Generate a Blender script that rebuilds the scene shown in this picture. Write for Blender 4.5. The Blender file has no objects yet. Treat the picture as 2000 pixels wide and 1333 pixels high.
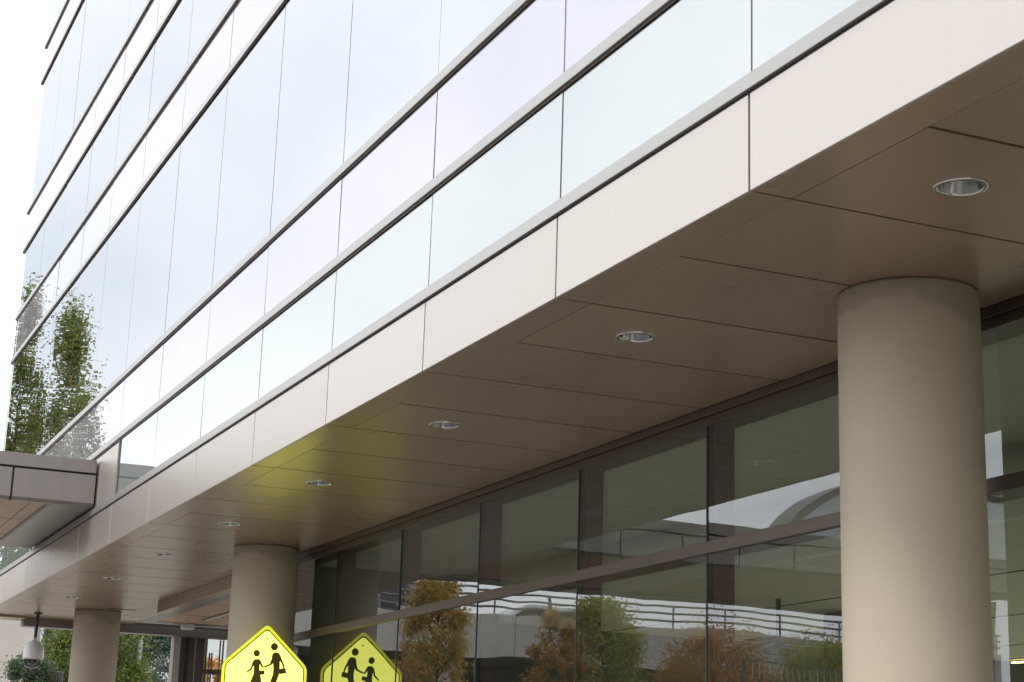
import bpy, bmesh, math, random
import numpy as np
from mathutils import Vector, Matrix

random.seed(7)
S = 1.524                      # one facade module in metres; plans below are in modules measured from the eye
EYE = 1.6
scene = bpy.context.scene
COL = scene.collection

# ------------------------------------------------------------------ camera
cam = bpy.data.cameras.new('Camera'); camo = bpy.data.objects.new('Camera', cam); COL.objects.link(camo)
cam.sensor_width = 36.0; cam.lens = 36.0 * 3386.7 / 2000.0
cam.clip_start = 0.1; cam.clip_end = 2000
yaw, pitch, roll = 0.41474, 0.25394, 0.03337
cy, sy = math.cos(yaw), math.sin(yaw)
fw = Vector((sy * math.cos(pitch), cy * math.cos(pitch), math.sin(pitch)))
rt = Vector((cy, -sy, 0)); up = rt.cross(fw)
r2 = math.cos(roll) * rt + math.sin(roll) * up
u2 = -math.sin(roll) * rt + math.cos(roll) * up
camo.matrix_world = Matrix(((r2.x, u2.x, -fw.x, 0), (r2.y, u2.y, -fw.y, 0), (r2.z, u2.z, -fw.z, EYE), (0, 0, 0, 1)))
scene.camera = camo

# ------------------------------------------------------------------ sky, sun, exposure
SUN_EL, SUN_AZ = math.radians(48), math.radians(245)     # azimuth clockwise from +Y
w = bpy.data.worlds.new('World'); scene.world = w; w.use_nodes = True
nt = w.node_tree; nt.nodes.clear()
out = nt.nodes.new('ShaderNodeOutputWorld'); bg = nt.nodes.new('ShaderNodeBackground')
sky = nt.nodes.new('ShaderNodeTexSky'); sky.sky_type = 'NISHITA'; sky.sun_disc = False
sky.sun_elevation = SUN_EL; sky.sun_rotation = SUN_AZ
tc = nt.nodes.new('ShaderNodeTexCoord'); nz = nt.nodes.new('ShaderNodeTexNoise')
nz.inputs['Scale'].default_value = 3.2; nz.inputs['Detail'].default_value = 6; nz.inputs['Roughness'].default_value = .5
cr = nt.nodes.new('ShaderNodeValToRGB')
cr.color_ramp.elements[0].position = .34; cr.color_ramp.elements[0].color = (8.9, 9.6, 10.7, 1)
cr.color_ramp.elements[1].position = .62; cr.color_ramp.elements[1].color = (12.6, 12.7, 12.9, 1)
mx = nt.nodes.new('ShaderNodeMix'); mx.data_type = 'RGBA'; mx.inputs['Factor'].default_value = .88
nt.links.new(tc.outputs['Generated'], nz.inputs['Vector']); nt.links.new(nz.outputs['Fac'], cr.inputs['Fac'])
nt.links.new(sky.outputs['Color'], mx.inputs[6]); nt.links.new(cr.outputs['Color'], mx.inputs[7])
nt.links.new(mx.outputs[2], bg.inputs['Color']); bg.inputs['Strength'].default_value = .11
nt.links.new(bg.outputs[0], out.inputs[0])
sl = bpy.data.lights.new('Sun', 'SUN'); sl.energy = 1.0; sl.angle = math.radians(16); sl.color = (1, .96, .9)
so = bpy.data.objects.new('Sun', sl); COL.objects.link(so)
sd = Vector((math.sin(SUN_AZ) * math.cos(SUN_EL), math.cos(SUN_AZ) * math.cos(SUN_EL), math.sin(SUN_EL)))
so.rotation_euler = (-sd).to_track_quat('-Z', 'Y').to_euler()
scene.view_settings.view_transform = 'Standard'; scene.view_settings.look = 'None'
scene.view_settings.exposure = 0.85; scene.view_settings.gamma = 1
scene.cycles.max_bounces = 10; scene.cycles.transparent_max_bounces = 16
scene.cycles.glossy_bounces = 6; scene.cycles.diffuse_bounces = 5
scene.cycles.caustics_reflective = False; scene.cycles.caustics_refractive = False

# ------------------------------------------------------------------ materials
def newmat(name):
    m = bpy.data.materials.new(name); m.use_nodes = True
    t = m.node_tree; t.nodes.clear()
    o = t.nodes.new('ShaderNodeOutputMaterial')
    return m, t, o
def N(t, kind, **kw):
    n = t.nodes.new(kind)
    for k, v in kw.items(): setattr(n, k, v)
    return n
def coords(t, scale=(1, 1, 1)):
    c = N(t, 'ShaderNodeTexCoord'); mp = N(t, 'ShaderNodeMapping'); mp.inputs['Scale'].default_value = scale
    t.links.new(c.outputs['Object'], mp.inputs['Vector']); return mp.outputs['Vector']
def pbr(name, col, rough=.5, metal=0.0, var=.12, nscale=(3, 3, 3), bump=0.0, bscale=(40, 40, 40), spec=.5, col2=None, detail=5, rvar=.08, bdetail=4, panel=0):
    m, t, o = newmat(name); b = N(t, 'ShaderNodeBsdfPrincipled')
    v = coords(t, nscale); n = N(t, 'ShaderNodeTexNoise'); n.inputs['Scale'].default_value = 1; n.inputs['Detail'].default_value = detail
    t.links.new(v, n.inputs['Vector'])
    r = N(t, 'ShaderNodeValToRGB'); r.color_ramp.elements[0].position = .3; r.color_ramp.elements[1].position = .7
    c2 = col2 or tuple(min(1, c * (1 + var)) for c in col); c1 = col if col2 else tuple(c * (1 - var) for c in col)
    r.color_ramp.elements[0].color = (*c1, 1); r.color_ramp.elements[1].color = (*c2, 1)
    t.links.new(n.outputs['Fac'], r.inputs['Fac'])
    if panel:
        oi = N(t, 'ShaderNodeObjectInfo'); pm = N(t, 'ShaderNodeMapRange'); pm.inputs['To Min'].default_value = 1 - panel; pm.inputs['To Max'].default_value = 1 + panel
        t.links.new(oi.outputs['Random'], pm.inputs['Value']); sc = N(t, 'ShaderNodeVectorMath', operation='SCALE')
        t.links.new(r.outputs['Color'], sc.inputs[0]); t.links.new(pm.outputs[0], sc.inputs['Scale']); t.links.new(sc.outputs[0], b.inputs['Base Color'])
    else: t.links.new(r.outputs['Color'], b.inputs['Base Color'])
    mr = N(t, 'ShaderNodeMapRange'); mr.inputs['To Min'].default_value = max(0, rough - rvar); mr.inputs['To Max'].default_value = min(1, rough + rvar)
    t.links.new(n.outputs['Fac'], mr.inputs['Value']); t.links.new(mr.outputs[0], b.inputs['Roughness'])
    b.inputs['Metallic'].default_value = metal; b.inputs['Specular IOR Level'].default_value = spec
    if bump:
        v2 = coords(t, bscale); n2 = N(t, 'ShaderNodeTexNoise'); n2.inputs['Scale'].default_value = 1; n2.inputs['Detail'].default_value = bdetail
        t.links.new(v2, n2.inputs['Vector']); bp = N(t, 'ShaderNodeBump'); bp.inputs['Strength'].default_value = 1; bp.inputs['Distance'].default_value = bump
        t.links.new(n2.outputs['Fac'], bp.inputs['Height']); t.links.new(bp.outputs[0], b.inputs['Normal'])
    t.links.new(b.outputs[0], o.inputs[0]); return m
def glass(name, tint, ior, wobble=.0015, wscale=(.8, .8, .9), base=None, gcol=(.97, .985, 1)):
    """thin glazing: Fresnel mirror over a tinted clear sheet (or over an opaque fired coating)"""
    m, t, o = newmat(name)
    fr = N(t, 'ShaderNodeFresnel'); fr.inputs['IOR'].default_value = ior
    g = N(t, 'ShaderNodeBsdfGlossy'); g.inputs['Roughness'].default_value = 0.0; g.inputs['Color'].default_value = (*gcol, 1)
    if base:
        tr = N(t, 'ShaderNodeBsdfDiffuse'); tr.inputs['Color'].default_value = (*base, 1)
    else:
        tr = N(t, 'ShaderNodeBsdfTransparent'); tr.inputs['Color'].default_value = (*tint, 1)
    ms = N(t, 'ShaderNodeMixShader')
    v = coords(t, wscale); n = N(t, 'ShaderNodeTexNoise'); n.inputs['Scale'].default_value = 1; n.inputs['Detail'].default_value = 1.5
    t.links.new(v, n.inputs['Vector']); bp = N(t, 'ShaderNodeBump'); bp.inputs['Strength'].default_value = 1; bp.inputs['Distance'].default_value = wobble
    t.links.new(n.outputs['Fac'], bp.inputs['Height'])
    t.links.new(bp.outputs[0], g.inputs['Normal'])
    t.links.new(fr.outputs[0], ms.inputs[0]); t.links.new(tr.outputs[0], ms.inputs[1]); t.links.new(g.outputs[0], ms.inputs[2])
    t.links.new(ms.outputs[0], o.inputs[0]); return m
def emit(name, col, strength):
    m, t, o = newmat(name); e = N(t, 'ShaderNodeEmission'); e.inputs[0].default_value = (*col, 1); e.inputs[1].default_value = strength
    t.links.new(e.outputs[0], o.inputs[0]); return m
def glow_sheeting(name, col, ecol, es):
    m, t, o = newmat(name); b = N(t, 'ShaderNodeBsdfPrincipled'); b.inputs['Base Color'].default_value = (*col, 1)
    b.inputs['Roughness'].default_value = .35; b.inputs['Emission Color'].default_value = (*ecol, 1); b.inputs['Emission Strength'].default_value = es
    t.links.new(b.outputs[0], o.inputs[0]); return m
def leafmat(name, cols):
    m, t, o = newmat(name); gm = N(t, 'ShaderNodeNewGeometry'); r = N(t, 'ShaderNodeValToRGB')
    while len(r.color_ramp.elements) < len(cols): r.color_ramp.elements.new(.5)
    for i, c in enumerate(cols):
        r.color_ramp.elements[i].position = i / (len(cols) - 1); r.color_ramp.elements[i].color = (*c, 1)
    t.links.new(gm.outputs['Random Per Island'], r.inputs['Fac'])
    d = N(t, 'ShaderNodeBsdfPrincipled'); d.inputs['Roughness'].default_value = .45; d.inputs['Specular IOR Level'].default_value = .4
    tl = N(t, 'ShaderNodeBsdfTranslucent'); ms = N(t, 'ShaderNodeMixShader'); ms.inputs[0].default_value = .5
    t.links.new(r.outputs[0], d.inputs['Base Color']); t.links.new(r.outputs[0], tl.inputs[0])
    t.links.new(d.outputs[0], ms.inputs[1]); t.links.new(tl.outputs[0], ms.inputs[2]); t.links.new(ms.outputs[0], o.inputs[0]); return m
def plankmat(name, c1, c2, period):
    m, t, o = newmat(name); b = N(t, 'ShaderNodeBsdfPrincipled'); b.inputs['Roughness'].default_value = .5
    v = coords(t, (3, .35, 1)); n = N(t, 'ShaderNodeTexNoise'); n.inputs['Scale'].default_value = 8; n.inputs['Detail'].default_value = 6
    t.links.new(v, n.inputs['Vector']); r = N(t, 'ShaderNodeValToRGB')
    r.color_ramp.elements[0].position = .3; r.color_ramp.elements[0].color = (*c1, 1); r.color_ramp.elements[1].position = .7; r.color_ramp.elements[1].color = (*c2, 1)
    t.links.new(n.outputs['Fac'], r.inputs[0]); t.links.new(r.outputs[0], b.inputs['Base Color']); t.links.new(b.outputs[0], o.inputs[0]); return m

M = {}
M['fascia'] = pbr('champagne_metal', (.445, .40, .358), .40, .65, .02, (14, 14, .5), .0006, (.9, .9, .9), rvar=.03, bdetail=0, panel=.025)
M['soffit'] = pbr('soffit_metal', (.350, .248, .177), .29, .3, .05, (1.3, 1.3, 1.3), .00018, (.8, .8, .8), rvar=.05, bdetail=0, detail=4, panel=.05)
M['ledge'] = pbr('ledge_aluminium', (.345, .332, .312), .42, .6, .03, (20, 1, 20))
M['deck_concrete'] = pbr('deck_concrete', (.50, .47, .43), .8, 0, .08, (.7, .7, .7))
M['groove'] = pbr('groove_metal', (.19, .145, .11), .6, .2, .05)
M['joint'] = pbr('joint_sealant', (.17, .15, .14), .7, 0, .05)
M['dark'] = pbr('shadow_gap', (.022, .020, .018), .7, 0, .1)
M['frame'] = pbr('bronze_frame', (.098, .074, .055), .38, .35, .06, (4, 4, 4))
M['fin'] = pbr('mullion_fin', (.085, .052, .045), .5, .1, .08)
M['pale_fin'] = pbr('pale_mullion', (.80, .90, .74), .5, 0, .03)
M['concrete'] = pbr('painted_concrete', (.40, .330, .243), .72, 0, .0, (1.1, 1.1, 1.6), .0012, (26, 26, 26), .3, col2=(.45, .373, .278))
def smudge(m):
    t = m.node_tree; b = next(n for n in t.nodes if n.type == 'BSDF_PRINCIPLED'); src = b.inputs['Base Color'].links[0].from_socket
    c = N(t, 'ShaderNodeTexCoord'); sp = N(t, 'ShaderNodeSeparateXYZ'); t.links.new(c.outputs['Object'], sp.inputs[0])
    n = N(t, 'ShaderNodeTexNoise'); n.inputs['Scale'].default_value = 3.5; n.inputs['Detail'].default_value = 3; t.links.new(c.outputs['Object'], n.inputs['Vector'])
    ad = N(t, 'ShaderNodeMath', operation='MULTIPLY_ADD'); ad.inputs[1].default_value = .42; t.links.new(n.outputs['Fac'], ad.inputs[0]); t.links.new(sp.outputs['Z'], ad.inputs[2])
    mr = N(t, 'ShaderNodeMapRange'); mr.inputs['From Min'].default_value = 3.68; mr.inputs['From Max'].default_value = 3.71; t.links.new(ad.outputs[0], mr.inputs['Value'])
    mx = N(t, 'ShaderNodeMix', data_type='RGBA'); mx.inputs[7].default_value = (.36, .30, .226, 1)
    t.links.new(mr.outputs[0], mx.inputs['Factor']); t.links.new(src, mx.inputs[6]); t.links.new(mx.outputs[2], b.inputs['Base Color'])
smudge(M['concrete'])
M['plaster'] = pbr('beige_plaster', (.42, .375, .335), .8, 0, .07, (.6, .6, .6), .003, (20, 20, 20), .2)
M['paving'] = pbr('concrete_paving', (.36, .335, .30), .85, 0, .14, (.7, .7, .7), .002, (30, 30, 30), .2)
M['asphalt'] = pbr('asphalt', (.055, .055, .056), .85, 0, .25, (2, 2, 2), .004, (60, 60, 60), .3)
M['paint'] = pbr('road_paint', (.72, .72, .70), .7, 0, .1, (5, 5, 5))
M['grass'] = pbr('lawn', (.05, .085, .025), .9, 0, .4, (1.5, 1.5, 1.5), .03, (25, 25, 25), .1)
M['canopy'] = pbr('canopy_metal', (.225, .195, .175), .38, .45, .04, (10, 10, .6), rvar=.04)
M['wood'] = plankmat('wood_soffit', (.42, .25, .155), (.52, .33, .215), 1)
M['steel'] = pbr('spun_steel', (.62, .61, .58), .16, 1.0, .05, (6, 6, 6))
M['spun'] = pbr('spun_reflector', (.46, .455, .435), .20, 1.0, .04, (6, 6, 6))
M['white'] = pbr('white_plastic', (.62, .61, .59), .35, 0, .03)
M['black'] = pbr('black_metal', (.02, .025, .025), .4, .2, .1)
M['lens'] = pbr('dark_lens', (.02, .02, .022), .08, 0, .0, spec=.8)
M['interior'] = pbr('interior_paint', (.86, .87, .81), .8, 0, .03)
M['ceiling'] = pbr('interior_ceiling', (.78, .76, .64), .85, 0, .04)
M['carpet'] = pbr('interior_floor', (.62, .60, .54), .9, 0, .1)
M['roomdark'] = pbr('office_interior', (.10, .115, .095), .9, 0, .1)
M['sky_glass'] = glass('vision_glass', (.55, .70, .56), 6.6, .0010, (.35, 1.6, .22), gcol=(.985, .995, 1))
M['low_glass'] = glass('pale_green_glass', (.62, .74, .68), 3.75, .0016, (.5, .8, .4), base=(.185, .208, .192), gcol=(.95, .97, .97))
M['spandrel'] = glass('spandrel_glass', (1, 1, 1), 3.7, .0009, (.35, 1.6, .25), base=(.24, .225, .26), gcol=(.985, .965, 1))
M['glass_out'] = glass('shop_glass_outer', (.98, 1, .97), 2.05, .0030, (.9, .9, 1.0))
M['glass_in'] = glass('shop_glass_inner', (.95, 1.0, .83), 1.75, .0025, (.7, .7, .8))
M['clear'] = glass('clear_glass', (.85, .9, .87), 1.5, .0005)
M['lamp'] = emit('warm_lamp', (1, .72, .30), 6)
M['window_glow'] = emit('daylit_window', (.75, .85, .95), .55)
M['sign_face'] = glow_sheeting('flash_glow_yellow', (.85, .95, .05), (1, 1, .17), 1.15)  # emission painted in for camera flash thrown back by the sign
M['sign_rim'] = glow_sheeting('bloom_rim', (.85, .90, .05), (1, .98, .04), .34)  # same sign surface; weaker, yellower emission paints the bloom around the face
M['sign_ink'] = pbr('sign_ink', (.10, .085, .004), .5, 0, .05)
M['galv'] = pbr('galvanised_steel', (.42, .43, .43), .45, .7, .1, (8, 8, 8))
M['bark'] = pbr('bark', (.10, .075, .055), .9, 0, .3, (6, 6, 2), .01, (30, 30, 8))
M['birch'] = pbr('pale_bark', (.55, .53, .49), .8, 0, .2, (6, 6, 2))
M['leaf_green'] = leafmat('leaf_green', [(.035, .075, .015), (.085, .15, .025), (.15, .19, .035), (.24, .20, .03)])
M['leaf_dark'] = leafmat('leaf_dark', [(.05, .08, .04), (.08, .125, .06), (.12, .15, .08)])
M['leaf_fir'] = leafmat('leaf_fir', [(.03, .065, .045), (.06, .10, .07), (.09, .13, .09)])
M['leaf_tall'] = leafmat('leaf_tall', [(.15, .24, .06), (.27, .37, .10), (.38, .40, .13), (.46, .31, .11)])
M['leaf_autumn'] = leafmat('leaf_autumn', [(.26, .34, .10), (.48, .44, .13), (.72, .46, .13), (.75, .32, .10), (.38, .40, .12)])
M['leaf_mix'] = leafmat('leaf_mix', [(.24, .34, .10), (.36, .42, .12), (.46, .44, .13), (.60, .40, .12), (.30, .38, .11)])
M['leaf_russet'] = leafmat('leaf_russet', [(.30, .30, .10), (.58, .32, .10), (.66, .26, .10), (.40, .36, .12)])
M['leaf_orange'] = leafmat('leaf_orange', [(.5, .22, .03), (.65, .30, .04), (.55, .16, .03)])
M['slate'] = pbr('slate_wall', (.13, .12, .125), .8, 0, .12, (.6, .6, .6))
M['car_red'] = pbr('red_paint', (.42, .02, .02), .25, 0, .02)
M['car_white'] = pbr('white_paint', (.70, .69, .70), .25, 0, .02)
M['car_mauve'] = pbr('mauve_paint', (.30, .22, .27), .25, .3, .02)
M['tyre'] = pbr('tyre_rubber', (.02, .02, .02), .8, 0, .1)
M['redlens'] = pbr('red_lens', (.6, .02, .02), .2, 0, .02)
M['brick'] = pbr('orange_brick', (.40, .13, .06), .8, 0, .15, (6, 6, 6))
M['grey'] = pbr('grey_metal', (.17, .155, .16), .5, .2, .06)
M['rust'] = pbr('reddish_wood', (.22, .075, .045), .5, 0, .1)

# ------------------------------------------------------------------ mesh helpers (module units, absolute)
def W(p): return (p[0] * S, p[1] * S, p[2] * S + EYE)
KS = 9.462 / 9.385
class MB:
    def __init__(s): s.v = []; s.f = []; s.sm = []
    def add(s, vs, fs, smooth=False):
        o = len(s.v); s.v += [W(p) for p in vs]; s.f += [tuple(i + o for i in f) for f in fs]; s.sm += [smooth] * len(fs); return s
    def box(s, x0, x1, y0, y1, z0, z1):
        vs = [(x, y, z) for x in (x0, x1) for y in (y0, y1) for z in (z0, z1)]
        return s.add(vs, [(0, 1, 3, 2), (4, 6, 7, 5), (0, 4, 5, 1), (2, 3, 7, 6), (0, 2, 6, 4), (1, 5, 7, 3)])
    def prism(s, poly, axis, t0, t1):
        """extrude a 2-D outline; axis 'y': poly is (x,z); 'x': poly is (y,z); 'z': poly is (x,y)"""
        n = len(poly); P = {'y': lambda a, b, t: (a, t, b), 'x': lambda a, b, t: (t, a, b), 'z': lambda a, b, t: (a, b, t)}[axis]
        vs = [P(a, b, t0) for a, b in poly] + [P(a, b, t1) for a, b in poly]
        return s.add(vs, [tuple(range(n))[::-1], tuple(range(n, 2 * n))] + [(i, (i + 1) % n, (i + 1) % n + n, i + n) for i in range(n)])
    def lathe(s, cx, cy_, prof, n=48, cap0=False, cap1=False):
        vs = []; fs = []
        for r, z in prof:
            for k in range(n):
                a = 2 * math.pi * k / n; vs.append((cx + r * math.cos(a), cy_ + r * math.sin(a), z))
        for i in range(len(prof) - 1):
            for k in range(n): fs.append((i * n + k, i * n + (k + 1) % n, (i + 1) * n + (k + 1) % n, (i + 1) * n + k))
        s.add(vs, fs, True)
        if cap0: s.add([vs[k] for k in range(n)], [tuple(range(n))[::-1]])
        if cap1: s.add(vs[-n:], [tuple(range(n))])
        return s
    def tube(s, p0, p1, r0, r1=None, n=10):
        r1 = r0 if r1 is None else r1; a = Vector(p0); b = Vector(p1); d = (b - a).normalized()
        e = d.orthogonal().normalized(); g = d.cross(e); vs = []
        for c, r in ((a, r0), (b, r1)):
            for k in range(n):
                t = 2 * math.pi * k / n; vs.append(tuple(c + r * (math.cos(t) * e + math.sin(t) * g)))
        s.add(vs, [(k, (k + 1) % n, (k + 1) % n + n, k + n) for k in range(n)], True)
        return s.add(vs, [tuple(range(n))[::-1], tuple(range(n, 2 * n))])
    def build(s, name, mat, parent=None, bevel=0, seg=2, recalc=True):
        off = Vector((0, 0, 0)); q = parent
        while q is not None: off += q.location; q = q.parent
        me = bpy.data.meshes.new(name)
        me.from_pydata([tuple(Vector(v) - off) for v in s.v], [], s.f)
        me.polygons.foreach_set('use_smooth', s.sm)
        me.materials.append(mat); me.update()
        bm = bmesh.new(); bm.from_mesh(me); recalc and bmesh.ops.recalc_face_normals(bm, faces=bm.faces)
        if bevel: bmesh.ops.bevel(bm, geom=list(bm.edges), offset=bevel, segments=seg, affect='EDGES', profile=.5)
        bm.to_mesh(me); bm.free()
        o = bpy.data.objects.new(name, me); COL.objects.link(o)
        if parent is not None: o.parent = parent
        return o
def BX(*a): return MB().box(*a)
def tag(o, label=None, cat=None, group=None, kind=None):
    if label: o['label'] = label
    if cat: o['category'] = cat
    if group: o['group'] = group
    if kind: o['kind'] = kind
    return o
def thing(name, p, label, cat, group=None):
    o = bpy.data.objects.new(name, None); COL.objects.link(o); o.location = W(p); o.empty_display_size = .2
    return tag(o, label, cat, group)
def copy_tree(o, parent=None):
    c = o.copy(); COL.objects.link(c); c.parent = parent
    for ch in [x for x in bpy.data.objects if x.parent == o]: copy_tree(ch, c)
    return c
G0 = -EYE / S                  # ground level
def setting(name, mb, mat): return tag(mb.build(name, mat), kind='structure')

# ------------------------------------------------------------------ key dimensions read off the photograph
A = 1.94594; ZB = 1.31234; ZT = 1.5448; AG = A + .00885
B = 3.01974; ZH = 1.25323; TR0, TR1 = .806, .8474
Y0 = 3.13689; YG = 5.14071; YEND = 15.27; YNEAR = -6
ZG, ZF = 1.93077, 2.306
ROWS = [('low', 1.590, ZG), ('sp', ZG + .036, ZF), ('vi', ZF + .036, 3.473), ('sp', 3.509, 3.868), ('vi', 3.904, 4.487),
        ('sp', 4.523, 4.852), ('vi', 4.888, 6.10), ('sp', 6.136, 6.455), ('vi', 6.491, 7.07), ('sp', 7.106, 7.43)]

# ------------------------------------------------------------------ ground
setting('ground', BX(-200, 200, -150, 400, G0 - .3, G0 - .085), M['asphalt'])
setting('pavement', BX(.15, 6, -30, 60, G0 - .08, G0), M['paving'])
setting('kerb', BX(.02, .148, -30, 60, G0 - .08, G0 + .003), M['concrete'])
setting('far_pavement', BX(-14, -1.6, 17.5, 24, G0 - .08, G0), M['paving'])
setting('courtyard', BX(9.2, 40, -40, 17, G0 - .08, G0), M['paving'])
setting('lawn', BX(6.3, 14, 17.5, 60, G0 - .08, G0 + .003), M['grass'])
setting('road_marking', BX(-.72, -.66, -30, 17, G0 - .084, G0 - .0815), M['paint'])

# ------------------------------------------------------------------ the glazed office building
bld = thing('office_building', (A, 5, G0), 'glass office building with champagne metal fascia and deep brown soffit over the pavement', 'building')
rnd = random.Random(3)
# fascia panels and soffit border panels, one per module
for k in range(-9, 13):
    y = Y0 + k
    if y + 1 < YNEAR: continue
    g = .0045; y1 = min(y + 1, 15.45)
    BX(A, A + .0095, y + g, y1 - g, ZB - .0006, ZT).build('fascia_panel', M['fascia'], bld, .0025)
    BX(A + .0096, 2.0562, y + g, y1 - g, ZB, ZB + .012).build('soffit_border', M['soffit'], bld, .002)
# soffit panels every half module; each third one is cut for a downlight
def holed(x0, x1, y0, y1, z0, z1, cx, cy_, r, n=48):
    mb = MB(); inn = []; outr = []
    for k in range(n):
        a = 2 * math.pi * (k + .5) / n; c, s_ = math.cos(a), math.sin(a)
        inn.append((cx + r * c, cy_ + r * s_))
        t = min((x1 - cx) / c if c > 0 else (x0 - cx) / c, (y1 - cy_) / s_ if s_ > 0 else (y0 - cy_) / s_)
        outr.append([cx + t * c, cy_ + t * s_])
    for X_, Y_ in ((x0, y0), (x1, y0), (x1, y1), (x0, y1)):
        i = min(range(n), key=lambda q: (outr[q][0] - X_) ** 2 + (outr[q][1] - Y_) ** 2); outr[i] = [X_, Y_]
    vs = [(*p, z) for z in (z0, z1) for p in inn + outr]
    fs = []
    for k in range(n):
        j = (k + 1) % n
        fs += [(k, j, n + j, n + k), (2 * n + k, 3 * n + k, 3 * n + j, 2 * n + j), (k, 2 * n + k, 2 * n + j, j), (n + k, n + j, 3 * n + j, 3 * n + k)]
    return mb.add(vs, fs)
LX, LR = 2.331, .050
lights = [2.883 + 1.4985 * i for i in range(-4, 9)]
lights = [Y0 - .25 + 1.5 * i for i in range(-4, 8)]
for k in range(-18, 25):
    y = Y0 + .5 * k
    if y + .5 < YNEAR: continue
    g = .0054; y1 = y + .5
    ly = [l for l in lights if y < l < y1]
    if ly: holed(2.0575, 2.9955, y + g, y1 - g, ZB, ZB + .012, LX, ly[0], LR).build('soffit_panel', M['soffit'], bld)
    else: BX(2.0575, 2.9955, y + g, y1 - g, ZB, ZB + .012).build('soffit_panel', M['soffit'], bld, .0015)
BX(2.39, 3.2, YNEAR, 15.2, ZB + .0125, ZB + .03).build('soffit_backing', M['groove'], bld)
BX(A + .031, 2.27, YNEAR, 15.2, ZB + .0125, ZB + .03).build('soffit_backing', M['groove'], bld)
BX(A + .031, 3.2, YNEAR, 15.2, ZB + .12, ZB + .14).build('soffit_backing', M['dark'], bld)
BX(B - .019, B + .1, YNEAR, 10.25, ZB + .0005, ZB + .119).build('soffit_backing', M['dark'], bld)
BX(A + .010, A + .0299, YNEAR, 15.42, ZB + .0125, ZT - .001).build('fascia_backing', M['joint'], bld)
# ledges
def ledge(z, y0, y1, h=.036, d=.014):
    BX(AG - d, AG + .06, y0, y1, z, z + h).build('ledge', M['ledge'], bld, .002)
ledge(1.5526, YNEAR, 15.40, .037, .017)
BX(A + .002, A + .03, YNEAR, 15.40, ZT, 1.552).build('shadow_gap', M['dark'], bld)
for i in range(1, len(ROWS)):
    zz = ROWS[i][1] - .036
    ledge(zz, YNEAR, YEND + .012)
    BX(AG - .006, AG + .05, YNEAR, YEND, zz - .007, zz - .0005).build('shadow_gap', M['frame'], bld)
ledge(ROWS[-1][2], YNEAR, YEND + .012)
# glazing, one pane per module and row, each a touch out of plane like real glass
def pane(x, y0, y1, z0, z1, mat, name, th=.006, tilt=.0007, parent=bld):
    d = [rnd.uniform(-tilt, tilt) for _ in range(3)]
    dx = lambda y, z: d[0] + d[1] * (2 * (y - y0) / (y1 - y0) - 1) + d[2] * (2 * (z - z0) / max(.3, z1 - z0) - 1)
    q = [(y0, z0), (y1, z0), (y1, z1), (y0, z1)]
    return MB().add([(x + dx(y, z), y, z) for y, z in q], [(0, 3, 2, 1)]).build(name, mat, parent, recalc=False)
for kind, z0, z1 in ROWS:
    for k in range(-6, 13):
        y = Y0 + k; y1 = min(y + 1, YEND)
        if z0 > 4 and k < 0: continue
        if kind == 'low':
            if k in (7, 8, 9): continue
            if k == 6: y1 = 10.05
            pane(AG, y + .004, y1 - .004, z0, z1 - .010, M['low_glass'], 'window', tilt=.0005)
        elif kind == 'sp': pane(AG, y + .004, y1 - .004, z0, z1 - .010, M['spandrel'], 'spandrel_panel', tilt=.0005)
        else: pane(AG, y + .004, y1 - .004, z0, z1 - .010, M['sky_glass'], 'window', tilt=.0005)
# solid metal bays behind the canopy, with a deep dark jamb at each side
for y0, y1 in ((10.105, 10.63), (10.64, 11.63), (11.64, 12.63), (12.64, 13.06)):
    BX(AG, AG + .03, y0, y1, 1.592, ZG - .012).build('fascia_panel', M['fascia'], bld, .0025)
BX(AG + .002, AG + .05, 10.052, 10.098, 1.59, ZG - .012).build('jamb', M['dark'], bld)
BX(AG - .008, AG + .05, 10.096, 10.104, 1.59, ZG - .012).build('jamb', M['ledge'], bld)
BX(AG - .008, AG + .05, 13.065, 13.13, 1.59, ZG - .012).build('jamb', M['ledge'], bld)
# mullions behind the glass and floors behind them
for k in range(-6, 13):
    y = Y0 + k
    BX(AG + .006, AG + .062, y - .012, y + .012, ROWS[0][1], 7.46).build('mullion', M['pale_fin'], bld)
    BX(AG + .0012, AG + .005, y - .006, y + .006, ROWS[0][1], 7.46).build('sealant_joint', M['joint'], bld)
BX(AG + .02, AG + .06, YEND - .03, YEND - .002, ROWS[1][1], 7.46).build('corner_post', M['ledge'], bld)
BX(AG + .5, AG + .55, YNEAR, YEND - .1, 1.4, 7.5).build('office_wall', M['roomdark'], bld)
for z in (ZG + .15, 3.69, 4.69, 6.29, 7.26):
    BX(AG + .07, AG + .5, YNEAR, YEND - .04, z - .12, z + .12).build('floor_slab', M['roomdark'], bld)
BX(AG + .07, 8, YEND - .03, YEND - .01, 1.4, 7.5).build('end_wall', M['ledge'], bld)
BX(AG + .56, 8, YNEAR, YEND - .04, 7.40, 7.5).build('roof', M['ledge'], bld)
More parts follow.
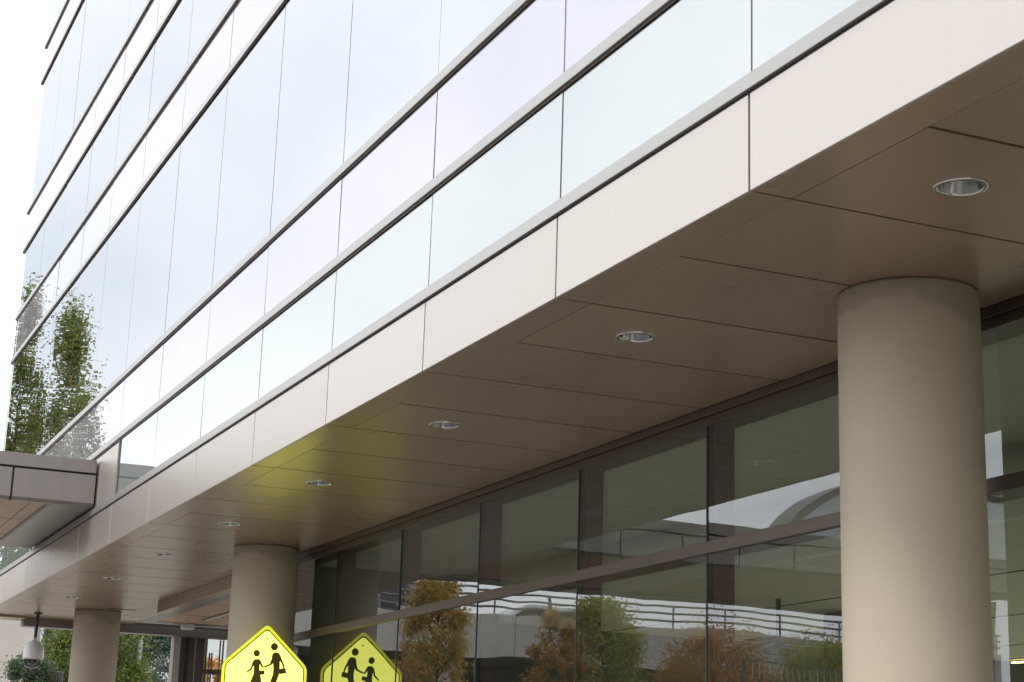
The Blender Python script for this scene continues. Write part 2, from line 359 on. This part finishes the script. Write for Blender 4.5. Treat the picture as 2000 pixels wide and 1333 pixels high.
# head, transom and shop-front glazing
YE = 10.141
BX(B - .022, B + .05, YNEAR, YE, 1.284, ZB - .001).build('window_head', M['frame'], bld, .002)
BX(B - .012, B + .10, YNEAR, YE, ZH, 1.282).build('window_head', M['frame'], bld, .002)
BX(B - .014, B + .10, YNEAR, YE, TR0, TR1).build('transom', M['frame'], bld, .002)
BX(B - .014, B + .10, YNEAR, YE, G0, G0 + .12).build('window_sill', M['frame'], bld, .002)
rnd = random.Random(11)
for k in range(-11, 6):
    y = YG + k
    if y < YNEAR: continue
    BX(B - .003, B + .10, y - .0035, y + .0035, G0, ZH - .001).build('mullion', M['black'], bld)
    BX(B + .022, B + .098, y - .017, y + .017, G0, ZH - .001).build('mullion', M['fin'], bld)
    if y + .5 > YE: continue
    for z0, z1 in ((TR1, ZH), (G0 + .12, TR0)):
        w_ = pane(B, y + .0045, y + .9955, z0, z1, M['glass_out'], 'window', tilt=.0008)
        pane(B + .0105, y + .0045, y + .9955, z0, z1, M['glass_in'], 'inner_pane', tilt=.0006, parent=w_)
# the lobby inside
BX(B + .101, 4.26, YNEAR, YE, ZB - .02, ZB + .02).build('lobby_ceiling', M['interior'], bld)
BX(4.2, 4.26, YNEAR, YE, 1.023, ZB - .02).build('bulkhead', M['interior'], bld)
for k in range(-1, 15):
    BX(4.262, 9, -5.5 + k * 1.1 + .004, -4.4 + k * 1.1 - .004, 1.024, 1.05).build('lobby_ceiling', M['ceiling'], bld)
for x in (5.2, 6.4, 7.6): BX(x, x + .012, YNEAR, YE, 1.0205, 1.0235).build('ceiling_grid', M['roomdark'], bld)
BX(9, 9.1, YNEAR, YE, .9, 1.3).build('lobby_wall', M['interior'], bld)
for k in range(-4, 7):  # openings between piers added so daylight fills the lobby
    BX(9, 9.1, k * 1.5 - .06, k * 1.5 + .06, G0, .9).build('lobby_wall', M['interior'], bld)
    if k < 6: BX(9.04, 9.06, k * 1.5 + .062, k * 1.5 + 1.438, -.15, -.10).build('window_bar', M['frame'], bld)
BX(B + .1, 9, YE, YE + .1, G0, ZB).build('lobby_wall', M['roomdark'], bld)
BX(B + .1, 9, YNEAR - .1, YNEAR, 1.03, ZB).build('lobby_wall', M['interior'], bld)  # end wall left open below so more daylight brightens the lobby
BX(B + .1, 9, YNEAR, YE, G0 + .001, G0 + .01).build('lobby_floor', M['carpet'], bld)
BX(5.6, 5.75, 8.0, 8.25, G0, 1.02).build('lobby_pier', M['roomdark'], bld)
for x0, x1, y0, y1 in ((6.15, 6.19, 9.0, 9.98), (6.85, 6.89, 9.0, 9.98), (6.19, 6.85, 9.0, 9.04), (6.19, 6.85, 9.94, 9.98)): BX(x0, x1, y0, y1, 1.012, 1.0232).build('ceiling_vent', M['frame'], bld)
BX(6.19, 6.85, 9.04, 9.94, 1.018, 1.0232).build('ceiling_vent', M['grey'], bld)
# entrance recess: dropped timber ceiling, end beam, glazed vestibule
BX(2.962, 3.045, 10.25, 13.26, 1.226, ZB - .0005).build('downstand_beam', M['soffit'], bld, .003)
for k in range(15, 25):
    y = Y0 + .5 * k; BX(2.998, 3.228, max(y + .0042, 10.25), y + .4958, ZB, ZB + .012).build('soffit_panel', M['soffit'], bld)
BX(3.2285, 3.343, 10.25, 15.16, ZB - .002, ZB + .012).build('ceiling_trim', M['canopy'], bld, .001)
BX(3.3435, 5.3, 14.95, 15.16, ZB - .002, ZB + .012).build('ceiling_trim', M['canopy'], bld, .001)
BX(3.3435, 5.3, 10.25, 14.9495, ZB + .003, ZB + .012).build('timber_ceiling', M['wood'], bld)
for x in (3.95, 4.55): BX(x, x + .008, 10.3, 14.94, ZB + .0015, ZB + .0028).build('timber_groove', M['dark'], bld)
for y in (11.2, 12.2, 13.2, 14.2): BX(3.344, 5.3, y, y + .008, ZB + .0012, ZB + .0027).build('timber_groove', M['dark'], bld)
BX(3.0, 5.3, 10.2, 15.2, ZB + .0125, ZB + .03).build('soffit_backing', M['groove'], bld)
BX(2.74, 2.965, 14.05, 14.07, ZB - .003, ZB - .0002).build('soffit_slot', M['dark'], bld)
BX(B + .101, 5.3, 10.242, 10.249, G0, ZB).build('side_wall', M['frame'], bld)
BX(1.95, 5.3, 15.30, 15.40, ZB + .02, ZB + .03).build('shadow_gap', M['dark'], bld)
BX(1.96, 2.30, 15.30, 15.60, ZB - .02, ZB + .018).build('soffit_border', M['soffit'], bld, .003)
for x0, x1 in ((2.30, 3.685), (3.70, 5.2)):
    BX(x0, x1, 15.42, 15.56, 1.238, ZB + .02).build('end_beam', M['canopy'], bld, .004)
BX(3.632, 3.692, 15.48, 15.60, G0, 1.237).build('entrance_post', M['plaster'], bld, .004)
for x0, x1, mt in ((3.695, 3.745, 'frame'), (3.748, 3.775, 'black'), (3.778, 3.83, 'frame'), (3.835, 3.842, 'ledge'), (3.845, 3.918, 'frame')):
    BX(x0, x1, 15.52, 15.58, G0, 1.237).build('door_frame', M[mt], bld, .002)
BX(3.92, 3.925, 15.52, 15.58, G0, 1.237).build('door_frame', M['ledge'], bld)
BX(3.936, 3.946, 15.52, 15.58, G0, 1.237).build('door_frame', M['black'], bld)
vd = MB().add([(3.947, 15.56, G0), (5.2, 15.56, G0), (5.2, 15.56, 1.237), (3.947, 15.56, 1.237)], [(0, 1, 2, 3)]).build('door', M['clear'], bld, recalc=False)
BX(3.92, 4.6, 15.515, 15.545, .928, .968).build('push_bar', M['frame'], vd, .002)
for x, z1 in ((3.985, 1.12), (4.006, 1.12), (4.078, 1.237), (4.106, 1.237), (4.19, 1.237)):
    BX(x - .006, x + .006, 15.575, 15.59, G0, z1).build('handle', M['rust'], vd, .001)

# ------------------------------------------------------------------ downlights
dl = thing('downlight', (LX, Y0 - .25, ZB), '', 'ceiling light', 'downlights recessed in the soffit')
mb = MB().lathe(LX, Y0 - .25, [(.0605, ZB - .0002), (.0605, ZB - .0028), (.0575, ZB - .0042), (.0505, ZB - .0042), (.0482, ZB - .002), (.0478, ZB + .002)], 56)
mb.build('trim_ring', M['steel'], dl)
rm = MB(); rv = []; rf = []; nn = 108
for rr, zz in ((.0478, .0005), (.0425, .018), (.0365, .036), (.029, .052), (.018, .060), (.010, .062)):
    for k in range(nn):
        t_ = 2 * math.pi * k / nn; q = rr * (1 + .022 * math.cos(9 * t_)); rv.append((LX + q * math.cos(t_), Y0 - .25 + q * math.sin(t_), ZB + zz))
for i in range(5):
    for k in range(nn): rf.append((i * nn + k, i * nn + (k + 1) % nn, (i + 1) * nn + (k + 1) % nn, (i + 1) * nn + k))
rm.add(rv, rf, True).build('reflector', M['spun'], dl)
MB().lathe(LX, Y0 - .25, [(.0001, ZB + .046), (.009, ZB + .048), (.011, ZB + .054), (.010, ZB + .062)], 24).build('lamp', M['white'], dl)
DL = ['largest downlight at the right, in the soffit above the thick front column',
      'second downlight from the right, just left of the front column top',
      'third downlight from the right, in the middle of the brown soffit',
      'fourth downlight from the right, left of the middle of the soffit',
      'fifth downlight from the right, upper left of the second column top',
      'sixth downlight from the right, where the soffit narrows to the left',
      'seventh downlight from the right, upper right of the third column',
      'eighth and smallest downlight of the row, above the third column top left edge']
for i, l in enumerate([Y0 - .25 + 1.5 * j for j in range(8)]):
    o = dl if i == 0 else copy_tree(dl)
    o.location = W((LX, l, ZB)); o['label'] = DL[i] + ', polished steel'
o = copy_tree(dl); o.location = W((3.10, 14.8, ZB)); o['label'] = 'lone downlight set apart at the far end, right of the third column'
for l in lights[:4]:
    if l > YNEAR: pass

# ------------------------------------------------------------------ columns
def column(x, y, label):
    t = thing('column', (x, y, G0), label, 'column', 'round columns under the soffit')
    n = 96; R_ = .1855 if y < 9 or y > 12 else .1875; prof = [(R_, G0 + .02)]
    MB().lathe(x, y, [(R_, G0), (R_, ZB - .009)], n).build('shaft', M['concrete'], t)
    mb_ = MB(); r_ = random.Random(int(y * 10)); vs = []; fs = []
    for k in range(n):
        a_ = 2 * math.pi * k / n
        for rr, zz in ((R_, ZB - .0091), (R_, ZB - .0012 - r_.random() * .0022), (R_ - .006, ZB - .0004)):
            vs.append((x + rr * math.cos(a_), y + rr * math.sin(a_), zz))
    for k in range(n):
        j = (k + 1) % n
        fs += [(3 * k, 3 * j, 3 * j + 1, 3 * k + 1), (3 * k + 1, 3 * j + 1, 3 * j + 2, 3 * k + 2)]
    mb_.add(vs, fs, True).build('top_edge', M['concrete'], t)
    MB().lathe(x, y, [(R_ + .02, G0 + .0005), (R_ + .02, G0 + .02), (R_, G0 + .025)], n).build('base_collar', M['galv'], t)
column(2.752, 3.641, 'thick round beige concrete column at the right, nearest of the three')
column(2.775, 9.717, 'round beige column behind the school crossing sign')
column(2.732, 14.40, 'smallest and farthest round column, beside the dome camera')

# ------------------------------------------------------------------ entrance canopy
cn = thing('entrance_canopy', (-.5, 11.8, 1.6), 'grey brown metal canopy with timber soffit projecting from the facade at the left', 'canopy')
X0, X1, CY0, CY1 = -3.05, A - .004, 10.70, 13.02
BX(X0, X1, CY0, CY1, 1.812, 1.894).build('cap_band', M['canopy'], cn, .004)
BX(X0 + .02, X1 - .002, CY0 + .02, CY1 - .02, 1.62, 1.8115).build('core', M['dark'], cn)
xs = [X0, -2.53, -2.03, -1.53, -1.03, -.53, -.03, .457, .952, 1.447, X1]
for i in range(10):
    a0, a1 = xs[i] + .006, xs[i + 1] - (.006 if i < 9 else 0)
    MB().prism([(CY0 + .002, 1.800), (CY0 + .019, 1.800), (CY0 + .019, 1.6205), (CY0 + .06, 1.6205), (CY0 + .06, 1.606), (CY0 + .022, 1.606), (CY0 + .002, 1.626)], 'x', a0, a1).build('front_panel', M['canopy'], cn)
BX(X0 + .001, X0 + .018, CY0 + .03, CY1, 1.626, 1.800).build('end_panel', M['canopy'], cn)
for i in range(4):
    ya = CY0 + .062 + i * .565; BX(1.690, X1, ya, ya + .560, 1.606, 1.6195).build('soffit_panel', M['canopy'], cn, .002)
BX(X0 + .02, 1.689, 12.66, CY1 - .01, 1.606, 1.6195).build('soffit_panel', M['canopy'], cn, .002)
BX(X0 + .02, 1.672, CY0 + .075, 12.645, 1.614, 1.6197).build('timber_inset', M['wood'], cn)
BX(1.672, 1.6885, CY0 + .062, 12.66, 1.6075, 1.6196).build('inset_edge', M['black'], cn)
BX(X0 + .02, 1.672, CY0 + .062, CY0 + .074, 1.6075, 1.6196).build('inset_edge', M['black'], cn)
BX(1.580, 1.584, CY0 + .075, 12.645, 1.6125, 1.6139).build('timber_groove', M['dark'], cn)
for i in (2, 4): BX(X0 + .02, 1.672, CY0 + .075 + i * .4, CY0 + .079 + i * .4, 1.6125, 1.6139).build('timber_groove', M['rust'], cn)

# ------------------------------------------------------------------ school crossing sign in front of the second column
SY = 9.462
sg = thing('school_crossing_sign', (2.738, SY + .02, G0), 'bright yellow green pentagon school crossing sign with two walking figures', 'sign')
def pent(in_, r, zb_=.372):
    cx, hw, zs, za = 2.7375, .2425, .632, .858
    pts = [(cx - hw + in_, zb_ + in_), (cx + hw - in_, zb_ + in_), (cx + hw - in_, zs - in_ * .42), (cx, za - in_ * 1.42), (cx - hw + in_, zs - in_ * .42)]
    o_ = []
    for i in range(5):
        p, a_, b_ = Vector(pts[i]), Vector(pts[i - 1]), Vector(pts[(i + 1) % 5])
        d1 = (a_ - p).normalized(); d2 = (b_ - p).normalized(); s_, e_ = p + d1 * r, p + d2 * r
        for q in range(7):
            t = q / 6; o_.append(tuple((1 - t) ** 2 * s_ + 2 * t * (1 - t) * p + t * t * e_))
    return o_
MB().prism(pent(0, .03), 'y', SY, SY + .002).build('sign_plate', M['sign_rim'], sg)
MB().prism(pent(.0150, .025), 'y', SY - .0003, SY + .0001).build('border_line', M['sign_ink'], sg)
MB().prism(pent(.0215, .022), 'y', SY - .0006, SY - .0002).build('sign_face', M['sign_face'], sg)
girl = [[2.6542, .6555], [2.6793, .6584], [2.6909, .6486], [2.7013, .625], [2.7092, .6171], [2.7024, .6098], [2.693, .619], [2.6849, .631], [2.6852, .6067], [2.6975, .5556], [2.7019, .5248], [2.6364, .5213], [2.6395, .5372], [2.6528, .5738], [2.6539, .598], [2.6515, .6221], [2.6423, .5994], [2.615, .5772], [2.611, .5825], [2.6358, .6087], [2.6436, .641]]
man = [[2.7604, .698], [2.7748, .701], [2.7882, .6983], [2.7994, .685], [2.8097, .6626], [2.8249, .6335], [2.8262, .6148], [2.8189, .6144], [2.8148, .6315], [2.7985, .655], [2.8002, .6203], [2.8009, .5876], [2.786, .5383], [2.7999, .4644], [2.7854, .4636], [2.7724, .5251], [2.7622, .4624], [2.7462, .4616], [2.7467, .5272], [2.7627, .5799], [2.7635, .6112], [2.7601, .6388], [2.7492, .6277], [2.7123, .6131], [2.7061, .6197], [2.7414, .6356], [2.7497, .6625], [2.7524, .6871]]
disc = lambda cx, cz, r: [(cx + r * math.cos(2 * math.pi * k / 28), cz + r * math.sin(2 * math.pi * k / 28)) for k in range(28)]
sk = lambda pts: [(x * KS - .001, z * KS) for x, z in pts]
f1 = MB(); d_ = SY - .0009
f1.prism(sk(girl), 'y', d_, d_ + .0004).prism(sk(disc(2.6641, .6887, .0187)), 'y', d_, d_ + .0004)
f1.prism(sk([(2.6803, .5947), (2.7148, .5994), (2.7171, .576), (2.6848, .5715)]), 'y', d_ - .0002, d_ + .0002)
f1.prism(sk([(2.6493, .530), (2.6673, .530), (2.6688, .4714), (2.6573, .4708)]), 'y', d_ - .0002, d_ + .0002)
f1.prism(sk([(2.6745, .530), (2.6911, .530), (2.6947, .4728), (2.6832, .4722)]), 'y', d_ - .0002, d_ + .0002)
f1.build('small_figure', M['sign_ink'], sg)
f2 = MB(); f2.prism(sk(man), 'y', d_, d_ + .0004).prism(sk(disc(2.7619, .7300, .0208)), 'y', d_, d_ + .0004)
f2.prism(sk([(2.7971, .611), (2.8333, .618), (2.8396, .5898), (2.802, .5821)]), 'y', d_ - .0002, d_ + .0002)
f2.build('tall_figure', M['sign_ink'], sg)
MB().prism(disc(2.740, .776, .005), 'y', SY - .003, SY + .004).build('bolt', M['galv'], sg)
BX(2.725, 2.751, SY + .003, SY + .020, G0, .80).build('post', M['galv'], sg, .002)

# ------------------------------------------------------------------ dome security camera
cx_, cy0 = 2.336, 14.903
sc_ = thing('security_camera', (cx_, cy0, ZB), 'white dome security camera hanging from the soffit on a black pipe', 'camera')
MB().lathe(cx_, cy0, [(.0001, ZB - .012), (.034, ZB - .012), (.034, ZB - .001)], 28).build('flange', M['black'], sc_)
MB().tube((cx_, cy0, ZB - .01), (cx_ - .005, cy0, 1.098), .0135, .0135, 18).build('pipe', M['black'], sc_)
hc = cx_ - .008
MB().lathe(hc, cy0, [(.018, 1.105), (.018, 1.085), (.032, 1.072), (.052, 1.066), (.054, 1.058), (.066, 1.046), (.078, 1.01), (.084, .975), (.086, .945), (.084, .930), (.070, .926)], 40).build('housing', M['white'], sc_)
MB().lathe(hc, cy0, [(.072, .928), (.071, .900), (.058, .872), (.035, .857), (.0001, .852)], 36).build('dome', M['clear'], sc_)
MB().lathe(hc, cy0, [(.045, .928), (.044, .905), (.03, .885), (.0001, .88)], 28).build('lens', M['lens'], sc_)

# small ceiling fittings in the entrance
cs = thing('ceiling_sensor', (3.625, 15.0, ZB), 'white round disc sensor on the ceiling of the entrance', 'sensor')
MB().lathe(3.625, 15.0, [(.058, ZB - .0025), (.061, ZB - .03), (.055, ZB - .046), (.0001, ZB - .052)], 32).build('cover', M['white'], cs)
sl_ = thing('slot_light', (3.65, 13.9, ZB), 'slim linear slot light in the timber ceiling beside the second column', 'ceiling light')
BX(3.62, 3.67, 13.3, 14.5, ZB - .008, ZB + .0005).build('housing', M['canopy'], sl_, .002)
BX(3.63, 3.66, 13.32, 14.48, ZB - .0095, ZB - .0081).build('diffuser', M['white'], sl_)

# ------------------------------------------------------------------ inside the lobby
pl = thing('pendant_lamp', (5, 7.78, 1.02), 'dark pendant lamp with wide shade hanging inside the lobby behind the glass', 'lamp')
MB().tube((5, 7.78, 1.022), (5, 7.78, .78), .0135, .0135, 14).build('stem', M['black'], pl)
MB().lathe(5, 7.78, [(.02, .79), (.035, .784), (.085, .758), (.095, .745), (.094, .738)], 36).build('lamp_shade', M['black'], pl)
ll = thing('linear_lamp', (5, 5.8, .6), 'lit warm linear lamp inside the lobby at the right edge', 'lamp')
BX(4.985, 5.015, 5.2, 5.96, .600, .615).build('housing', M['black'], ll)
BX(4.993, 5.007, 5.2, 5.96, .5955, .5998).build('diffuser', M['lamp'], ll)
for y in (5.3, 5.8): MB().tube((5, y, .613), (5, y, 1.022), .002).build('cable', M['black'], ll)

# ------------------------------------------------------------------ trees
def leaves(mb_pts, size, rnd_, mat, name, parent, flat=0.0):
    P = np.array(mb_pts); n = len(P); rs = np.random.RandomState(rnd_)
    a_ = rs.normal(size=(n, 3)); a_[:, 2] *= (1 - flat); a_ /= np.linalg.norm(a_, axis=1)[:, None]
    b_ = np.cross(a_, rs.normal(size=(n, 3))); b_ /= np.linalg.norm(b_, axis=1)[:, None]
    s_ = size * rs.uniform(.6, 1.35, n)[:, None]
    c_ = np.cross(a_, b_)
    V = np.stack([P - a_ * s_, P + b_ * s_ * .55 + c_ * s_ * .12, P + a_ * s_, P - b_ * s_ * .55 + c_ * s_ * .12], 1).reshape(-1, 3)
    off = np.array(parent.location)
    V = V * S + np.array([0, 0, EYE]) - off
    me = bpy.data.meshes.new(name); me.vertices.add(len(V)); me.vertices.foreach_set('co', V.ravel().astype(np.float32))
    me.loops.add(4 * n); me.loops.foreach_set('vertex_index', np.arange(4 * n, dtype=np.int32))
    me.polygons.add(n); me.polygons.foreach_set('loop_start', np.arange(0, 4 * n, 4, dtype=np.int32))
    me.polygons.foreach_set('loop_total', np.full(n, 4, dtype=np.int32)); me.update(calc_edges=True); me.validate()
    me.materials.append(mat); o_ = bpy.data.objects.new(name, me); COL.objects.link(o_); o_.parent = parent; return o_
def tree(x, y, ztop, rx, zlow, mat, label, group, seed, nclump=60, per=110, leaf=.03, bark='bark', shape='oval', name='tree', csize=None):
    t = thing(name, (x, y, G0), label, 'tree', group); rs = np.random.RandomState(seed); h = ztop - G0
    tr = MB(); tr.tube((x, y, G0), (x, y, zlow), .035 * h / 3, .026 * h / 3, 12); tr.tube((x, y, zlow), (x + .02, y, ztop - .25 * (ztop - zlow)), .026 * h / 3, .006 * h / 3, 10)
    pts = []; cs_ = csize or rx * .26; H = ztop - zlow
    for i in range(nclump):
        u = rs.uniform(.02, 1); ang = rs.uniform(0, 2 * math.pi)
        if shape == 'oval': rr = rx * math.sqrt(max(.02, 1 - (2 * u - .9) ** 2 / 1.25))
        elif shape == 'cone': rr = rx * (1.02 - u) ** .9
        else: rr = rx * (1 - .75 * u ** 1.6) * (.55 + .45 * abs(math.sin(ang * 2.5 + seed)))
        rr *= rs.uniform(.35, 1.0) ** .6
        c = np.array([x + rr * math.cos(ang), y + rr * math.sin(ang), zlow + u * H])
        st = np.array([x, y, max(zlow, c[2] - rr * (.5 if shape != 'cone' else -.1) - .05)])
        tr.tube(tuple(st), tuple(c), .007 * h / 3, .0025 * h / 3, 5)
        sc3 = np.array([1, 1, 1.0]) * cs_ * rs.uniform(.6, 1.2)
        if shape == 'cone': sc3 *= np.array([1.2, 1.2, .45])
        if shape == 'plume': sc3 *= np.array([.8, .8, 1.8])
        pts.append(c + rs.normal(size=(per, 3)) * sc3 * .62)
    tr.build('trunk', M[bark], t)
    leaves(np.concatenate(pts), leaf, seed + 1, M[mat], 'crown', t)
    return t
g_ = 'trees seen beyond the end of the building'
tree(4.75, 25, 2.35, .78, .1, 'leaf_green', 'green tree turning yellow behind the farthest column', g_, 21, 130, 420, .021)
tree(3.72, 24, 1.50, .40, -.1, 'leaf_dark', 'dark olive shrubby tree under the dome camera against the beige wall', g_, 22, 70, 330, .018)
tree(6.75, 30, 3.4, .95, .2, 'leaf_fir', 'blue green fir tree left of the entrance post', g_, 23, 150, 300, .022, 'birch', 'cone', 'fir_tree')
tree(6.33, 24.5, 1.62, .30, .3, 'leaf_orange', 'small orange autumn tree seen through the entrance glass', g_, 24, 40, 120, .026)
ga = 'autumn trees mirrored in the ground floor glass'
tree(-2.05, 20.5, 2.5, .46, -.1, 'leaf_autumn', 'golden autumn street tree mirrored left of the middle of the lower glass', ga, 31, 130, 230, .021)
tree(-4.45, 20.5, 2.4, .62, -.2, 'leaf_mix', 'tall green and gold street tree mirrored in the middle of the lower glass', ga, 32, 140, 230, .021)
tree(-6.2, 20.5, 2.05, .95, -.2, 'leaf_russet', 'low broad autumn tree mirrored left of the pendant lamp', ga, 33, 140, 230, .021)
tree(-8.2, 20.8, 2.10, 1.0, -.2, 'leaf_mix', 'autumn tree mirrored beside the front column', ga, 34, 140, 230, .021)
tree(-3.65, 20.2, 2.2, .38, -.2, 'leaf_russet', 'slim reddish tree mirrored against the left side of the tall gold one', ga, 36, 70, 220, .021)
tree(-.35, 21.5, 1.25, .55, -.3, 'leaf_autumn', 'low autumn tree mirrored beside the yellow sign', ga, 35, 90, 280, .021)
gt_ = 'tall trees mirrored in the upper glass'
for i, (x, y, zt_, rx) in enumerate(((-.55, 40, 11.4, .95), (-1.6, 40.5, 10.9, 1.0), (-2.55, 40, 10.4, .75), (-3.25, 41, 8.6, .7), (-.2, 42, 9.2, 1.2), (-2.0, 42.5, 8.2, 1.6))):
    tree(x, y, zt_, rx, .6, 'leaf_tall',
         ['tallest tree mirrored at the far left edge of the upper glass', 'tall dense tree second from the left in the upper glass', 'narrow tall tree mirrored third from the left',
          'shorter narrow tree mirrored at the right of the tall group', 'broad tree filling the lower left corner of the mirrored group', 'broad low tree behind the mirrored tall group'][i],
         gt_, 40 + i, 75, 280, .042, 'bark', 'plume', 'tall_tree', csize=.30)

# ------------------------------------------------------------------ buildings and things beyond the end
pb = thing('plaster_building', (2.5, 45, G0), 'pale beige rendered building far behind the dome camera', 'building')
BX(-.5, 7.0, 45, 52, G0, 2.69).build('wall', M['plaster'], pb)
BX(-.5, 7.0, 45, 52, 2.70, 4.2).build('wall', M['plaster'], pb)
BX(-.55, 7.05, 44.95, 52, 4.2, 4.3).build('roof', M['ledge'], pb)
sb = thing('slate_building', (10, 50, G0), 'dark slate grey building behind the fir tree', 'building')
BX(8.6, 9.9, 50, 56, G0, 4.6).build('wall', M['slate'], sb); BX(8.55, 9.95, 49.95, 56, 4.6, 4.7).build('roof', M['ledge'], sb)
wb = thing('white_building', (12, 52, G0), 'white building seen through the entrance glass', 'building')
BX(9.95, 18, 52, 58, G0, 4.6).build('wall', M['white'], wb); BX(9.96, 18, 51.9, 58, 4.6, 4.7).build('roof', M['ledge'], wb)
lp = thing('lamp_pole', (5.33, 25, G0), 'pale grey pole standing between the green tree and the fir', 'pole')
MB().tube((5.31, 24.9, G0), (5.36, 24.9, 2.4), .045, .036, 14).build('pole', M['birch'], lp)
MB().tube((5.1, 24.9, 1.5), (5.55, 24.9, 1.5), .012).build('arm', M['galv'], lp)
ts = thing('traffic_signal', (4.07, 27, G0), 'black traffic signal on a pale pole right of the dome camera pipe', 'traffic light')
MB().tube((4.30, 27, G0), (4.33, 27, 2.35), .03, .03, 12).build('pole', M['birch'], ts)
BX(4.36, 4.47, 26.9, 27.0, 1.93, 2.16).build('housing', M['black'], ts, .01); 
for z in (2.12, 2.045, 1.97): MB().lathe(4.415, 26.88, [(.001, z - .025), (.025, z - .02), (.028, z), (.025, z + .02), (.001, z + .025)], 16).build('lens', M['lens'], ts)
bx_ = thing('utility_box', (4.08, 25, G0), 'grey ribbed box with orange side below the dome camera', 'box')
BX(4.06, 4.17, 24.0, 24.1, G0, 1.34).build('cabinet', M['grey'], bx_, .004); BX(4.0, 4.058, 24.0, 24.1, G0, 1.33).build('side_panel', M['brick'], bx_, .004)
BX(3.985, 4.185, 23.98, 24.12, 1.342, 1.355).build('cap', M['grey'], bx_, .003)
for i in range(4): BX(4.07 + i * .025, 4.08 + i * .025, 23.99, 24.0, 1.0, 1.33).build('rib', M['black'], bx_)

# ------------------------------------------------------------------ parking deck across the street, seen mirrored in the ground floor glass
pg = thing('parking_deck', (-9, 32, G0), 'beige concrete parking deck with steel railing mirrored in the ground floor glass', 'parking deck')
PX0, PX1, PY = -18.0, -2.6, 29.0
for i in range(7):
    a0 = PX0 + i * 2.2; BX(a0 + .01, min(a0 + 2.19, PX1), PY, PY + .14, 2.30, 3.06).build('parapet', M['deck_concrete'], pg, .01)
BX(PX0, PX1, PY + .15, PY + 9, 2.30, 2.55).build('deck', M['paving'], pg)
BX(PX0, PX1, PY + 2, PY + 2.2, G0, 2.29).build('back_wall', M['slate'], pg)
for i in range(6): BX(PX0 + .3 + i * 2.95, PX0 + .75 + i * 2.95, PY + .1, PY + .5, G0, 2.29).build('pier', M['plaster'], pg, .01)
for z in (3.20, 3.34, 3.48): MB().tube((PX0, PY + .07, z), (PX1, PY + .07, z), .022, .022, 10).build('rail', M['grey'], pg)
for i in range(13): MB().tube((PX0 + .1 + i * 1.27, PY + .07, 3.06), (PX0 + .1 + i * 1.27, PY + .07, 3.49), .02, .02, 8).build('railing_post', M['grey'], pg)
def car(x, y, mat, label, roofz=.95):
    z = 2.55; t = thing('parked_car', (x, y, z), label, 'car', 'cars parked on the deck')
    L = 1.45
    MB().prism([(x - L, z + .2), (x - L, z + .50), (x - L + .12, z + .56), (x - L + .3, z + roofz - .08), (x - L + .5, z + roofz), (x + .25, z + roofz), (x + .5, z + roofz - .12), (x + .85, z + .58), (x + L - .1, z + .5), (x + L, z + .35), (x + L, z + .2)], 'y', y - .57, y + .57).build('body', mat, t, .03)
    for sgn in (-1, 1):
        yy = y + sgn * .575
        MB().prism([(x - L + .4, z + .60), (x - L + .55, z + roofz - .07), (x - .25, z + roofz - .07), (x - .25, z + .60)], 'y', yy - .003, yy + .003).build('window', M['lens'], t)
        MB().prism([(x - .18, z + .60), (x - .18, z + roofz - .07), (x + .22, z + roofz - .07), (x + .7, z + .60)], 'y', yy - .003, yy + .003).build('window', M['lens'], t)
        BX(x - L - .01, x - L + .1, y + sgn * .5 - .07, y + sgn * .5 + .075, z + .4, z + .55).build('tail_light', M['redlens'], t)
        for wx in (-.9, .9):
            MB().tube((x + wx, y + sgn * .5, z + .21), (x + wx, y + sgn * .6, z + .21), .21, .21, 24).build('wheel', M['tyre'], t)
    return t
car(-4.6, PY + 2.2, M['car_mauve'], 'mauve van parked on the deck behind the railing, mirrored above the yellow sign', 1.2)
car(-8.2, PY + 2.2, M['car_white'], 'white car parked on the deck behind the railing', .92)
car(-3.0, PY + 5.5, M['car_red'], 'red car parked deeper on the deck', .92)
# steel balustrade along the ramp
pf = thing('balustrade', (-6.5, 19.2, G0), 'thin white steel balustrade mirrored low in the glass beside the front column', 'railing')
for i in range(15): BX(-7.2 + i * .092, -7.192 + i * .092, 19.2, 19.208, 1.46, 1.66).build('baluster', M['white'], pf)
for z in (1.452, 1.662): BX(-7.3, -5.8, 19.196, 19.212, z, z + .008).build('rail', M['grey'], pf)
for x in (-7.3, -5.8): BX(x - .02, x, 19.19, 19.218, G0, 1.68).build('post', M['grey'], pf)
# curved-roof pavilion across the street, mirrored beside the front column
pv = thing('pavilion', (-6.5, 17, G0), 'pavilion with pale green curved roof mirrored in the glass beside the front column', 'pavilion')
arc = lambda r, dz: [(-6.5 + r * math.cos(math.pi * k / 32), 2.55 + dz + 1.05 * r / 2.3 * math.sin(math.pi * k / 32)) for k in range(33)]
MB().prism(arc(2.3, 0) + arc(2.2, -.02)[::-1], 'y', 15.9, 16.4).build('roof', M['canopy'], pv)
MB().prism(arc(2.19, -.02) + [(-8.69, 2.45), (-4.31, 2.45)], 'y', 16.0, 16.03).build('gable_glass', M['low_glass'], pv)
BX(-8.8, -4.2, 15.92, 16.08, 2.36, 2.45).build('tie_beam', M['white'], pv, .005)
for x in (-7.3, -6.1):
    for y in (16.3,): MB().tube((x, y, G0), (x, y, 2.36), .05, .05, 12).build('post', M['grey'], pv)
